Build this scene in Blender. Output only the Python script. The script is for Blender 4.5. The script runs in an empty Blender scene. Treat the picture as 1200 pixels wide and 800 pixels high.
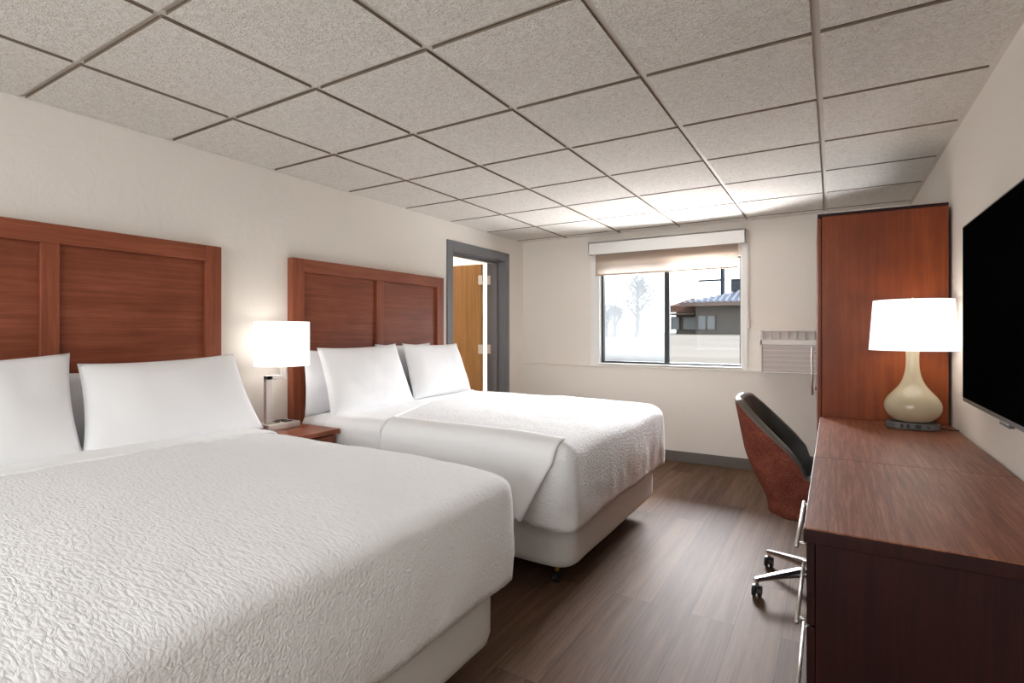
import bpy, bmesh, math, random
from mathutils import Vector, Matrix, noise

random.seed(7)
SC = bpy.context.scene
COL = SC.collection
PI = math.pi

# ------------------------------------------------------------------ camera
CAM_Z = 1.255
cd = bpy.data.cameras.new('camera')
cam = bpy.data.objects.new('camera', cd); COL.objects.link(cam)
cd.sensor_width = 36.0
cd.lens = 622.0 / 1200.0 * 36.0
cd.shift_y = -10.7 / 1200.0
cd.clip_start = 0.02; cd.clip_end = 500
cam.location = (0, 0, CAM_Z)
cam.rotation_euler = (PI / 2, 0, math.radians(31.1))
SC.camera = cam

# ------------------------------------------------------------------ colour management
vs = SC.view_settings
vs.view_transform = 'Standard'
try: vs.look = 'None'
except Exception: pass
vs.gamma = 1.0; vs.use_curve_mapping = False
EXPOSURE = 0.95
vs.exposure = EXPOSURE
cy = SC.cycles
cy.max_bounces = 10; cy.diffuse_bounces = 6; cy.glossy_bounces = 4
cy.transmission_bounces = 6; cy.transparent_max_bounces = 16
cy.sample_clamp_indirect = 6.0; cy.use_denoising = True
cy.caustics_reflective = False; cy.caustics_refractive = False

# ------------------------------------------------------------------ world and lights
W = bpy.data.worlds.new('sky'); SC.world = W; W.use_nodes = True
nt = W.node_tree; nt.nodes.clear()
wo = nt.nodes.new('ShaderNodeOutputWorld'); bg = nt.nodes.new('ShaderNodeBackground')
tc = nt.nodes.new('ShaderNodeTexCoord'); sx = nt.nodes.new('ShaderNodeSeparateXYZ')
cr = nt.nodes.new('ShaderNodeValToRGB')
cr.color_ramp.elements[0].position = 0.0; cr.color_ramp.elements[0].color = (0.98, 1.0, 1.0, 1)
cr.color_ramp.elements[1].position = 0.6; cr.color_ramp.elements[1].color = (0.62, 0.80, 1.0, 1)
nt.links.new(tc.outputs['Generated'], sx.inputs[0]); nt.links.new(sx.outputs['Z'], cr.inputs[0])
nt.links.new(cr.outputs[0], bg.inputs[0]); bg.inputs[1].default_value = 2.2
nt.links.new(bg.outputs[0], wo.inputs[0])

def area(name, loc, target, sx_, sy_, power, color):
    l = bpy.data.lights.new(name, 'AREA'); l.shape = 'RECTANGLE'; l.size = sx_; l.size_y = sy_
    l.energy = power; l.color = color
    o = bpy.data.objects.new(name, l); COL.objects.link(o); o.location = loc
    d = Vector(target) - Vector(loc); o.rotation_euler = d.to_track_quat('-Z', 'Y').to_euler()
    return o
def sun(name, travel, strength, color, ang=1.0):
    l = bpy.data.lights.new(name, 'SUN'); l.energy = strength; l.color = color; l.angle = math.radians(ang)
    o = bpy.data.objects.new(name, l); COL.objects.link(o)
    o.rotation_euler = Vector(travel).to_track_quat('-Z', 'Y').to_euler(); o.location = (20, 10, 30)
    return o
def point(name, loc, power, color, r=0.03):
    l = bpy.data.lights.new(name, 'POINT'); l.energy = power; l.color = color; l.shadow_soft_size = r
    o = bpy.data.objects.new(name, l); COL.objects.link(o); o.location = loc
    return o
sun('sun', (-0.72, 0.16, -0.62), 6.0, (1.0, 0.96, 0.88))
area('sky_fill', (-1.0, 9.6, 3.4), (-1.6, 3.4, 1.0), 5.0, 1.5, 2100, (0.93, 0.96, 1.0))         # unseen panel added outside, strengthens the sky light through the window
area('ground_fill', (-1.4, 6.15, 0.22), (-1.4, 4.6, 1.95), 3.4, 0.9, 500, (0.96, 0.97, 1.0))    # unseen panel added below the sill, imitates light bounced off the pavement
area('rear_fill', (-1.2, -2.0, 1.45), (-1.2, 2.5, 1.35), 3.0, 1.2, 34, (0.90, 0.955, 1.0))        # fill panel added behind the camera to lift the far walls
area('overhead_fill', (-1.2, -1.5, 2.24), (-1.2, -1.5, 0), 2.6, 1.0, 7, (0.90, 0.955, 1.0))   # invented overhead fill behind the camera, not a known fixture
point('bathroom_light', (-4.3, 4.1, 2.1), 2, (1.0, 0.94, 0.86), 0.1)
pt = area('window_portal', (-1.42, 5.52, 1.44), (-1.42, 4.0, 1.44), 1.45, 1.06, 1, (1, 1, 1)); pt.data.cycles.is_portal = True   # guides the sampling of the sky

# ------------------------------------------------------------------ material helpers
def srgb(r, g, b):
    f = lambda c: ((c / 255 + 0.055) / 1.055) ** 2.4 if c > 10 else c / 255 / 12.92
    return (f(r), f(g), f(b), 1)
class NM:
    def __init__(s, name, color=(0.8, 0.8, 0.8, 1), rough=0.5, metal=0.0, spec=0.5):
        s.m = bpy.data.materials.new(name); s.m.use_nodes = True
        s.t = s.m.node_tree; s.b = s.t.nodes['Principled BSDF']
        s.b.inputs['Base Color'].default_value = color; s.b.inputs['Roughness'].default_value = rough
        s.b.inputs['Metallic'].default_value = metal; s.b.inputs['Specular IOR Level'].default_value = spec
        s.out = s.t.nodes['Material Output']
    def n(s, typ, **kw):
        o = s.t.nodes.new('ShaderNode' + typ)
        for k, v in kw.items():
            if k in o.inputs: o.inputs[k].default_value = v
            else: setattr(o, k, v)
        return o
    def l(s, a, b): s.t.links.new(a, b)
    def coord(s, scale=(1, 1, 1), rot=(0, 0, 0), kind='Object'):
        tcn = s.n('TexCoord'); mp = s.n('Mapping'); mp.inputs['Scale'].default_value = scale; mp.inputs['Rotation'].default_value = rot
        s.l(tcn.outputs[kind], mp.inputs[0]); return mp.outputs[0]
    def noise(s, co, scale, detail=3, rough=0.5, dist=0.0):
        o = s.n('TexNoise'); o.inputs['Scale'].default_value = scale; o.inputs['Detail'].default_value = detail
        o.inputs['Roughness'].default_value = rough; o.inputs['Distortion'].default_value = dist
        s.l(co, o.inputs['Vector']); return o.outputs['Fac']
    def ramp(s, fac, stops):
        o = s.n('ValToRGB'); e = o.color_ramp.elements
        while len(e) < len(stops): e.new(0.5)
        for k, (p, c) in enumerate(stops): e[k].position = p; e[k].color = c
        s.l(fac, o.inputs[0]); return o.outputs[0]
    def math(s, op, a, b=None, c=None):
        o = s.n('Math'); o.operation = op
        for k, v in enumerate((a, b, c)):
            if v is None: continue
            if isinstance(v, (int, float)): o.inputs[k].default_value = v
            else: s.l(v, o.inputs[k])
        return o.outputs[0]
    def bump(s, h, strength=0.3, dist=0.01, prev=None):
        o = s.n('Bump'); o.inputs['Strength'].default_value = strength; o.inputs['Distance'].default_value = dist
        s.l(h, o.inputs['Height'])
        if prev is not None: s.l(prev, o.inputs['Normal'])
        s.l(o.outputs[0], s.b.inputs['Normal']); return o.outputs[0]
    def base(s, c): s.l(c, s.b.inputs['Base Color'])

def plain(name, color, rough=0.5, metal=0.0, spec=0.5): return NM(name, color, rough, metal, spec).m

def wall_mat(name, col, k=1.0):
    M = NM(name, col, 0.85, spec=0.2)
    co = M.coord()
    a = M.noise(co, 3.2, 5, 0.6, 1.2); b = M.noise(co, 14, 3, 0.6, 0.6); c = M.noise(co, 90, 2)
    rid = M.ramp(a, [(0.40, (0, 0, 0, 1)), (0.50, (1, 1, 1, 1)), (0.60, (0, 0, 0, 1))])
    h = M.math('ADD', M.math('MULTIPLY', rid, 0.35), M.math('MULTIPLY', b, 0.6)); h = M.math('ADD', h, M.math('MULTIPLY', c, 0.10))
    M.bump(h, 0.32 * k, 0.006)
    return M.m
def wood(name, dark, mid, light, axis='y', scale=1.0, rough=0.35, bump=0.05, blotch=0.5, coat=0.0):
    M = NM(name, mid, rough, spec=0.32)
    s = {'x': (1.2, 26, 26), 'y': (26, 1.2, 26), 'z': (26, 26, 1.2)}[axis]
    co = M.coord(tuple(v * scale for v in s)); co2 = M.coord((1, 1, 1))
    g = M.noise(co, 1.6, 6, 0.65, 0.25); f = M.noise(co, 7.0, 3, 0.6); bl = M.noise(co2, 2.6, 3, 0.55, 0.4)
    v = M.math('ADD', M.math('MULTIPLY', g, 0.75), M.math('MULTIPLY', f, 0.25))
    v = M.math('ADD', M.math('MULTIPLY', v, 1.0 - 0.45 * blotch), M.math('MULTIPLY', bl, 0.45 * blotch))
    M.base(M.ramp(v, [(0.30, dark), (0.50, mid), (0.70, light)]))
    M.bump(f, bump, 0.001)
    if coat: M.b.inputs['Coat Weight'].default_value = coat; M.b.inputs['Coat Roughness'].default_value = 0.12
    return M.m

MAT = {}
MAT['wall'] = wall_mat('painted_plaster', srgb(234, 228, 220))
MAT['wall_smooth'] = wall_mat('painted_drywall', srgb(233, 226, 217), 0.25)
MAT['white_trim'] = plain('white_trim_paint', srgb(236, 235, 232), 0.45)
MAT['base'] = plain('grey_vinyl_base', srgb(98, 90, 84), 0.5)
# ceiling tile: rough cast mineral fibre
M = NM('ceiling_tile', srgb(222, 214, 202), 0.95, spec=0.1)
co = M.coord()
a = M.noise(co, 50, 3, 0.6, 1.8); b = M.noise(co, 210, 2, 0.6)
h = M.math('ADD', M.math('MULTIPLY', a, 1.0), M.math('MULTIPLY', b, 0.35))
M.bump(h, 1.0, 0.015)
M.base(M.ramp(h, [(0.45, srgb(226, 217, 205)), (0.75, srgb(252, 248, 241))]))
MAT['tile'] = M.m
MAT['tee'] = plain('ceiling_tee', srgb(226, 219, 210), 0.55)
# floor planks
M = NM('vinyl_plank', srgb(98, 82, 70), 0.62, spec=0.14)
co = M.coord(rot=(0, 0, PI / 2))
br = M.n('TexBrick'); M.l(co, br.inputs['Vector']); br.offset = 0.37; br.offset_frequency = 2
br.inputs['Color1'].default_value = (0, 0, 0, 1); br.inputs['Color2'].default_value = (1, 1, 1, 1); br.inputs['Mortar'].default_value = (0.5, 0.5, 0.5, 1)
br.inputs['Scale'].default_value = 1.0; br.inputs['Mortar Size'].default_value = 0.0012; br.inputs['Mortar Smooth'].default_value = 0.3
br.inputs['Brick Width'].default_value = 1.22; br.inputs['Row Height'].default_value = 0.18; br.inputs['Bias'].default_value = 0.0
cb = M.n('CombineXYZ'); M.l(M.math('MULTIPLY', br.outputs['Color'], 7.3), cb.inputs[0]); M.l(M.math('MULTIPLY', br.outputs['Color'], 3.1), cb.inputs[1])
mp = M.coord((18, 0.9, 18)); va = M.n('VectorMath'); va.operation = 'ADD'; M.l(mp, va.inputs[0]); M.l(cb.outputs[0], va.inputs[1])
g = M.noise(va.outputs[0], 1.4, 7, 0.7, 0.5); g2 = M.noise(va.outputs[0], 6, 3, 0.6)
v = M.math('ADD', M.math('MULTIPLY', g, 0.62), M.math('MULTIPLY', g2, 0.2)); v = M.math('ADD', v, M.math('MULTIPLY', br.outputs['Color'], 0.18))
colr = M.ramp(v, [(0.30, srgb(66, 47, 36)), (0.48, srgb(92, 70, 55)), (0.68, srgb(118, 93, 75))])
mx = M.n('MixRGB'); mx.blend_type = 'MIX'; M.l(br.outputs['Fac'], mx.inputs[0]); M.l(colr, mx.inputs[1]); mx.inputs[2].default_value = srgb(48, 38, 32)
M.base(mx.outputs[0])
M.bump(g2, 0.08, 0.001)
MAT['floor'] = M.m
MAT['headwood'] = wood('cherry_headboard', srgb(100, 48, 31), srgb(132, 70, 47), srgb(160, 94, 68), 'y', 1.0, 0.42, 0.04, 0.7)
MAT['headframe'] = wood('cherry_headboard_frame', srgb(110, 56, 37), srgb(140, 76, 52), srgb(164, 97, 70), 'y', 1.0, 0.40, 0.04, 0.5)
MAT['headstile'] = wood('cherry_headboard_stile', srgb(110, 56, 37), srgb(140, 76, 52), srgb(164, 97, 70), 'z', 1.0, 0.40, 0.04, 0.5)
MAT['wardwood'] = wood('cherry_wardrobe', srgb(94, 38, 10), srgb(124, 54, 14), srgb(150, 76, 28), 'z', 0.7, 0.38, 0.03, 1.0)
MAT['desktop'] = wood('mahogany_desktop', srgb(84, 45, 31), srgb(128, 77, 55), srgb(172, 118, 92), 'y', 1.7, 0.42, 0.12, 0.2, 0.0)
MAT['darkwood'] = DW = wood('dark_mahogany', srgb(26, 10, 8), srgb(38, 15, 12), srgb(54, 23, 17), 'z', 1.0, 0.42, 0.05, 0.5)
DW.node_tree.nodes['Principled BSDF'].inputs['Specular IOR Level'].default_value = 0.2
MAT['standwood'] = wood('cherry_nightstand', srgb(110, 56, 36), srgb(140, 76, 52), srgb(164, 96, 70), 'y', 1.0, 0.38, 0.04, 0.5)
MAT['oak'] = wood('oak_door', srgb(150, 104, 56), srgb(180, 132, 78), srgb(200, 154, 98), 'z', 0.6, 0.4, 0.03, 0.3)
MAT['doorsteel'] = plain('grey_enamel', srgb(112, 114, 118), 0.35)
MAT['nickel'] = plain('brushed_nickel', srgb(222, 216, 210), 0.42, 0.85)
MAT['chrome'] = plain('polished_chrome', srgb(205, 205, 208), 0.24, 1.0)
MAT['brass'] = plain('brass', srgb(190, 150, 70), 0.3, 1.0)
MAT['black_plastic'] = plain('black_plastic', srgb(24, 24, 25), 0.4)
MAT['grey_plastic'] = plain('grey_plastic', srgb(96, 92, 88), 0.45)
MAT['white_plastic'] = plain('white_plastic', srgb(232, 226, 220), 0.4)
MAT['grille'] = plain('pale_grille_plastic', srgb(206, 198, 192), 0.5)
MAT['dark_gap'] = plain('dark_recess', srgb(30, 26, 24), 0.9)
MAT['black_alu'] = plain('dark_bronze_aluminium', srgb(44, 46, 48), 0.4, 0.3)
MAT['cream_glaze'] = plain('cream_glazed_ceramic', srgb(188, 175, 146), 0.12, 0.0, 0.6)
MAT['screen'] = plain('tv_screen', (0.002, 0.002, 0.002, 1), 0.35, 0, 0.0)
MAT['screen'].node_tree.nodes['Principled BSDF'].inputs['IOR'].default_value = 1.12
MAT['tv_bezel'] = plain('tv_bezel', srgb(84, 82, 82), 0.35, 0.6)
MAT['ironblack'] = plain('black_iron', srgb(18, 18, 18), 0.6)

def cloth(name, col, kind):
    M = NM(name, col, 0.9, spec=0.15)
    M.b.inputs['Sheen Weight'].default_value = 0.15
    co = M.coord()
    if kind == 'matelasse':
        co2 = M.coord((0.8, 2.2, 2.2), rot=(0, 0, 0.45))
        a = M.noise(co2, 26, 2, 0.5, 1.5); b = M.noise(co, 95, 2, 0.5)
        v = M.n('TexVoronoi'); v.inputs['Scale'].default_value = 55; M.l(co2, v.inputs['Vector'])
        h = M.math('ADD', M.math('MULTIPLY', a, 1.0), M.math('MULTIPLY', v.outputs['Distance'], -0.35))
        h = M.math('ADD', h, M.math('MULTIPLY', b, 0.2))
        M.bump(h, 0.52, 0.010)
    elif kind == 'smooth':
        a = M.noise(co, 5, 3, 0.5, 0.6); b = M.noise(co, 600, 1)
        M.bump(M.math('ADD', M.math('MULTIPLY', a, 1.0), M.math('MULTIPLY', b, 0.01)), 0.22, 0.02)
    elif kind == 'box':
        a = M.noise(co, 260, 2, 0.6); c = M.noise(co, 6, 2)
        M.bump(M.math('ADD', M.math('MULTIPLY', a, 0.08), c), 0.25, 0.01)
    return M.m
MAT['spread'] = cloth('matelasse_cotton', srgb(236, 236, 236), 'matelasse')
MAT['sheet'] = cloth('white_cotton_sheet', srgb(240, 240, 240), 'smooth')
MAT['pillow'] = cloth('white_pillowcase', srgb(244, 244, 245), 'smooth')
MAT['pillow_back'] = cloth('pale_pillowcase', srgb(234, 235, 238), 'smooth')
MAT['boxfab'] = cloth('pale_grey_box_cover', srgb(214, 212, 208), 'box')
# chair fabrics
M = NM('russet_chenille', srgb(120, 56, 40), 0.9, spec=0.15)
co = M.coord((1, 1, 1)); a = M.noise(M.coord((60, 60, 180)), 1.6, 3, 0.6); b = M.noise(M.coord((180, 180, 60)), 1.6, 2, 0.6); c = M.noise(co, 12, 3)
v = M.math('ADD', M.math('MULTIPLY', a, 0.4), M.math('MULTIPLY', b, 0.35)); v = M.math('ADD', v, M.math('MULTIPLY', c, 0.25))
M.base(M.ramp(v, [(0.35, srgb(84, 40, 31)), (0.50, srgb(122, 64, 50)), (0.64, srgb(152, 90, 72))])); M.bump(v, 0.35, 0.004)
MAT['russet'] = M.m
M = NM('taupe_vinyl', srgb(104, 96, 88), 0.36, spec=0.5)
M.bump(M.noise(M.coord(), 160, 2), 0.12, 0.002); MAT['taupe'] = M.m
M = NM('charcoal_vinyl', srgb(62, 56, 50), 0.42, spec=0.5)
M.bump(M.noise(M.coord(), 160, 2), 0.12, 0.002); MAT['charcoal'] = M.m

def shade_mat(name, strength, col):
    M = NM(name, srgb(245, 243, 240), 0.8)
    M.b.inputs['Emission Color'].default_value = col; M.b.inputs['Emission Strength'].default_value = strength
    M.bump(M.noise(M.coord((1, 1, 12)), 60, 2), 0.05, 0.002)
    return M.m
MAT['shade_lit'] = shade_mat('lit_linen_shade', 0.7, (1.0, 0.97, 0.94, 1))
MAT['shade_lit2'] = shade_mat('lit_fabric_shade', 0.5, (1.0, 0.98, 0.96, 1))
# glass: thin panes
def glass(name, haze, hazecol):
    M = NM(name); t = M.t; t.nodes.remove(M.b)
    tr = t.nodes.new('ShaderNodeBsdfTransparent'); gl = t.nodes.new('ShaderNodeBsdfGlossy'); gl.inputs['Roughness'].default_value = 0.02
    fr = t.nodes.new('ShaderNodeFresnel'); fr.inputs[0].default_value = 1.12
    m1 = t.nodes.new('ShaderNodeMixShader'); t.links.new(fr.outputs[0], m1.inputs[0]); t.links.new(tr.outputs[0], m1.inputs[1]); t.links.new(gl.outputs[0], m1.inputs[2])
    last = m1
    if haze:
        d = t.nodes.new('ShaderNodeBsdfTranslucent'); d.inputs[0].default_value = hazecol
        d2 = t.nodes.new('ShaderNodeBsdfDiffuse'); d2.inputs[0].default_value = hazecol
        md = t.nodes.new('ShaderNodeMixShader'); md.inputs[0].default_value = 0.35
        t.links.new(d.outputs[0], md.inputs[1]); t.links.new(d2.outputs[0], md.inputs[2])
        m2 = t.nodes.new('ShaderNodeMixShader'); m2.inputs[0].default_value = haze
        t.links.new(m1.outputs[0], m2.inputs[1]); t.links.new(md.outputs[0], m2.inputs[2]); last = m2
    t.links.new(last.outputs[0], M.out.inputs[0])
    return M.m
MAT['glass'] = glass('window_glass', 0, None)
MAT['haze_sheet'] = glass('pane_haze', 0.50, (0.085, 0.090, 0.092, 1))  # milky film, puts the glare of the left pane into a material
def sheer(name, col, transp):
    M = NM(name); t = M.t; t.nodes.remove(M.b)
    tr = t.nodes.new('ShaderNodeBsdfTransparent'); d = t.nodes.new('ShaderNodeBsdfTranslucent'); d.inputs[0].default_value = col
    d2 = t.nodes.new('ShaderNodeBsdfDiffuse'); d2.inputs[0].default_value = col
    a = t.nodes.new('ShaderNodeMixShader'); a.inputs[0].default_value = 0.5; t.links.new(d.outputs[0], a.inputs[1]); t.links.new(d2.outputs[0], a.inputs[2])
    b = t.nodes.new('ShaderNodeMixShader'); b.inputs[0].default_value = transp; t.links.new(a.outputs[0], b.inputs[1]); t.links.new(tr.outputs[0], b.inputs[2])
    t.links.new(b.outputs[0], M.out.inputs[0]); return M.m
MAT['roller'] = sheer('roller_shade_fabric', srgb(212, 197, 184), 0.40)
# outdoors
def noisy(name, c1, c2, scale, rough=0.9, stretch=(1, 1, 1)):
    M = NM(name, c1, rough, spec=0.2); M.base(M.ramp(M.noise(M.coord(stretch), scale, 4, 0.6), [(0.35, c1), (0.65, c2)])); return M.m
MAT['lot'] = noisy('asphalt_parking_lot', (0.110, 0.090, 0.070, 1), (0.150, 0.127, 0.102, 1), 0.35, 0.9, (0.4, 2, 1))
MAT['stucco'] = noisy('taupe_stucco', (0.068, 0.058, 0.048, 1), (0.084, 0.072, 0.059, 1), 2)
MAT['rooftile'] = noisy('blue_grey_roof_tile', (0.035, 0.040, 0.060, 1), (0.06, 0.065, 0.085, 1), 3, 0.6)
MAT['redtile'] = noisy('terracotta_roof_tile', (0.045, 0.020, 0.012, 1), (0.07, 0.035, 0.022, 1), 3, 0.7)
MAT['fascia'] = plain('salmon_fascia', (0.06, 0.035, 0.024, 1), 0.7)
MAT['storeglass'] = plain('shop_glass', (0.09, 0.10, 0.10, 1), 0.3)
MAT['steel_pole'] = plain('weathered_pole', (0.02, 0.024, 0.03, 1), 0.8, 0, 0.1)
MAT['leaf'] = noisy('pale_foliage', (0.025, 0.034, 0.036, 1), (0.045, 0.056, 0.06, 1), 6)
MAT['bark'] = plain('grey_bark', (0.04, 0.04, 0.04, 1), 0.9)
MAT['ext_wall'] = plain('pale_siding', srgb(198, 196, 190), 0.8)

# ------------------------------------------------------------------ mesh helpers
def obj(name, bm, mat, parent=None, smooth=False, bevel=0.0, kind=None, mods=()):
    bmesh.ops.recalc_face_normals(bm, faces=bm.faces)
    me = bpy.data.meshes.new(name); bm.to_mesh(me); bm.free()
    me.materials.append(mat)
    o = bpy.data.objects.new(name, me); COL.objects.link(o)
    if smooth:
        for p in me.polygons: p.use_smooth = True
    if bevel:
        b = o.modifiers.new('bevel', 'BEVEL'); b.width = bevel; b.segments = 2; b.limit_method = 'ANGLE'; b.angle_limit = math.radians(40)
        for p in me.polygons: p.use_smooth = True
        w = o.modifiers.new('wn', 'WEIGHTED_NORMAL'); w.keep_sharp = True
    if parent is not None: o.parent = parent
    if kind: o['kind'] = kind
    return o
def tag(o, label, cat, group=None):
    o['label'] = label; o['category'] = cat
    if group: o['group'] = group
    return o
def thing(name, label, cat, loc=(0, 0, 0), rz=0.0, group=None):
    o = bpy.data.objects.new(name, None); COL.objects.link(o); o.location = loc; o.rotation_euler = (0, 0, rz)
    o.empty_display_size = 0.1
    return tag(o, label, cat, group)
def dup(root, loc, rz=None, label=None):
    r = root.copy(); COL.objects.link(r); r.location = loc
    if rz is not None: r.rotation_euler = (0, 0, rz)
    if label: r['label'] = label
    for ch in list(root.children):
        c = ch.copy(); COL.objects.link(c); c.parent = r
        for g in list(ch.children):
            d = g.copy(); COL.objects.link(d); d.parent = c
    return r
def bx(bm, x0, x1, y0, y1, z0, z1):
    v = [bm.verts.new(p) for p in ((x0, y0, z0), (x1, y0, z0), (x1, y1, z0), (x0, y1, z0), (x0, y0, z1), (x1, y0, z1), (x1, y1, z1), (x0, y1, z1))]
    for f in ((0, 3, 2, 1), (4, 5, 6, 7), (0, 1, 5, 4), (1, 2, 6, 5), (2, 3, 7, 6), (3, 0, 4, 7)): bm.faces.new([v[k] for k in f])
    return bm
def box(*a): return bx(bmesh.new(), *a)
def boxes(lst):
    bm = bmesh.new()
    for a in lst: bx(bm, *a)
    return bm
def cyl(bm, p0, p1, r0, r1=None, n=20, caps=True):
    r1 = r0 if r1 is None else r1
    p0 = Vector(p0); p1 = Vector(p1); d = (p1 - p0).normalized()
    a = d.orthogonal().normalized(); b = d.cross(a)
    A = [bm.verts.new(p0 + (a * math.cos(t) + b * math.sin(t)) * r0) for t in (2 * PI * k / n for k in range(n))]
    B = [bm.verts.new(p1 + (a * math.cos(t) + b * math.sin(t)) * r1) for t in (2 * PI * k / n for k in range(n))]
    for k in range(n): bm.faces.new((A[k], A[(k + 1) % n], B[(k + 1) % n], B[k]))
    if caps: bm.faces.new(A[::-1]); bm.faces.new(B)
    return bm
def lathe(prof, n=48, cx=0, cy_=0, sxy=(1, 1)):
    bm = bmesh.new(); rings = []
    for r, z in prof:
        rings.append([bm.verts.new((cx + r * math.cos(2 * PI * k / n) * sxy[0], cy_ + r * math.sin(2 * PI * k / n) * sxy[1], z)) for k in range(n)])
    for A, B in zip(rings, rings[1:]):
        for k in range(n): bm.faces.new((A[k], A[(k + 1) % n], B[(k + 1) % n], B[k]))
    return bm
def grid_bm(P, closed_u=False):
    bm = bmesh.new(); V = [[bm.verts.new(p) for p in row] for row in P]
    for i in range(len(V) - 1):
        for j in range(len(V[0]) - 1): bm.faces.new((V[i][j], V[i + 1][j], V[i + 1][j + 1], V[i][j + 1]))
        if closed_u: bm.faces.new((V[i][-1], V[i + 1][-1], V[i + 1][0], V[i][0]))
    return bm
def tube(bm, pts, rs, n=10):
    rings = []
    for k, p in enumerate(pts):
        p = Vector(p); q0 = Vector(pts[max(0, k - 1)]); q1 = Vector(pts[min(len(pts) - 1, k + 1)]); d = (q1 - q0).normalized()
        up = Vector((0, 0, 1)) if abs(d.z) < 0.95 else Vector((1, 0, 0))
        a = d.cross(up).normalized(); b = d.cross(a); r = rs[k] if isinstance(rs, (list, tuple)) else rs
        rings.append([bm.verts.new(p + (a * math.cos(2 * PI * j / n) + b * math.sin(2 * PI * j / n)) * r) for j in range(n)])
    for A, B in zip(rings, rings[1:]):
        for j in range(n): bm.faces.new((A[j], A[(j + 1) % n], B[(j + 1) % n], B[j]))
    bm.faces.new(rings[0][::-1]); bm.faces.new(rings[-1])
    return bm
def rr_ring(x0, x1, y0, y1, r, nc=8, ne=40, nf=28):
    """points round a rounded rectangle, counter-clockwise, fixed count"""
    r = max(min(r, (x1 - x0) / 2 - 1e-4, (y1 - y0) / 2 - 1e-4), 1e-4); P = []
    def edge(a, b, n):
        for k in range(n): t = k / n; P.append((a[0] + (b[0] - a[0]) * t, a[1] + (b[1] - a[1]) * t))
    def arc(cx, cy_, a0):
        for k in range(nc): t = a0 + PI / 2 * k / nc; P.append((cx + r * math.cos(t), cy_ + r * math.sin(t)))
    edge((x0 + r, y0), (x1 - r, y0), ne); arc(x1 - r, y0 + r, -PI / 2)
    edge((x1, y0 + r), (x1, y1 - r), nf); arc(x1 - r, y1 - r, 0)
    edge((x1 - r, y1), (x0 + r, y1), ne); arc(x0 + r, y1 - r, PI / 2)
    edge((x0, y1 - r), (x0, y0 + r), nf); arc(x0 + r, y0 + r, PI)
    return P
def rr_loft(x0, x1, y0, y1, prof, rc, warp=None, cap_top=True, cap_bot=True, **kw):
    """prof: list of (outset, z); corner radius rc at outset 0; top first"""
    bm = bmesh.new(); rings = []
    for o, z in prof:
        ring = rr_ring(x0 - o, x1 + o, y0 - o, y1 + o, max(rc + o, 0.012), **kw)
        rings.append([bm.verts.new(warp(Vector((p[0], p[1], z))) if warp else (p[0], p[1], z)) for p in ring])
    n = len(rings[0])
    for A, B in zip(rings, rings[1:]):
        for k in range(n): bm.faces.new((A[k], A[(k + 1) % n], B[(k + 1) % n], B[k]))
    if cap_top: bm.faces.new(rings[0])
    if cap_bot: bm.faces.new(rings[-1][::-1])
    return bm

# ================================================================== ROOM SHELL
XL, XR, YB, YR, ZC = -3.05, 0.545, 5.30, -2.2, 2.286
fl = obj('floor', box(XL - 0.3, XR + 0.2, YR - 0.2, YB + 0.02, -0.08, 0.0), MAT['floor'], kind='structure')
# ceiling: tegular tiles hang just below the tees
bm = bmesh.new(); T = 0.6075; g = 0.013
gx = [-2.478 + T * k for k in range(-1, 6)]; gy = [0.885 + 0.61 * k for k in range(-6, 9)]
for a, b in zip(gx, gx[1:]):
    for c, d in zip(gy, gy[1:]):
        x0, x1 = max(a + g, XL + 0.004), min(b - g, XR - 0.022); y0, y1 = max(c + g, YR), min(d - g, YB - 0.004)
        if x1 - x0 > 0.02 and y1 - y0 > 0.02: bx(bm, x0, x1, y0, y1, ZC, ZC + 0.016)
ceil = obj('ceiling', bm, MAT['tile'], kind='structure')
ceil.data.materials.append(plain('shaded_tile_edge', srgb(140, 126, 110), 0.95, 0, 0.1))  # darker brown paints the reveal shade onto the tile sides
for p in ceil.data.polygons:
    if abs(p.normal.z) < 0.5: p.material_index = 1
bm = box(XL - 0.3, XR + 0.25, YR - 0.2, YB + 0.3, ZC + 0.022, ZC + 0.1)
for x in gx[1:-1]: bx(bm, x - 0.0125, x + 0.0125, YR, YB, ZC + 0.012, ZC + 0.0225)
for y in gy:
    if YR < y < YB: bx(bm, XL, XR, y - 0.0125, y + 0.0125, ZC + 0.0125, ZC + 0.0225)
bx(bm, XR - 0.022, XR, YR, YB, ZC - 0.001, ZC + 0.003)
obj('ceiling_grid', bm, MAT['tee'], ceil)
# right, rear walls
obj('wall_right', box(XR, XR + 0.12, YR, YB + 0.2, 0, ZC + 0.03), MAT['wall_smooth'], kind='structure')
obj('wall_rear', box(XL - 0.2, XR + 0.12, YR - 0.12, YR, 0, ZC + 0.03), MAT['wall_smooth'], kind='structure')
# left wall with door opening
DY0, DY1, DZ, WT = 3.97, 4.895, 2.03, 0.22
obj('wall_left', boxes([(XL - WT, XL, YR, DY0, 0, ZC + 0.03), (XL - WT, XL, DY1, YB + 0.2, 0, ZC + 0.03), (XL - WT, XL, DY0, DY1, DZ, ZC + 0.03)]), MAT['wall'], kind='structure')
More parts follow.
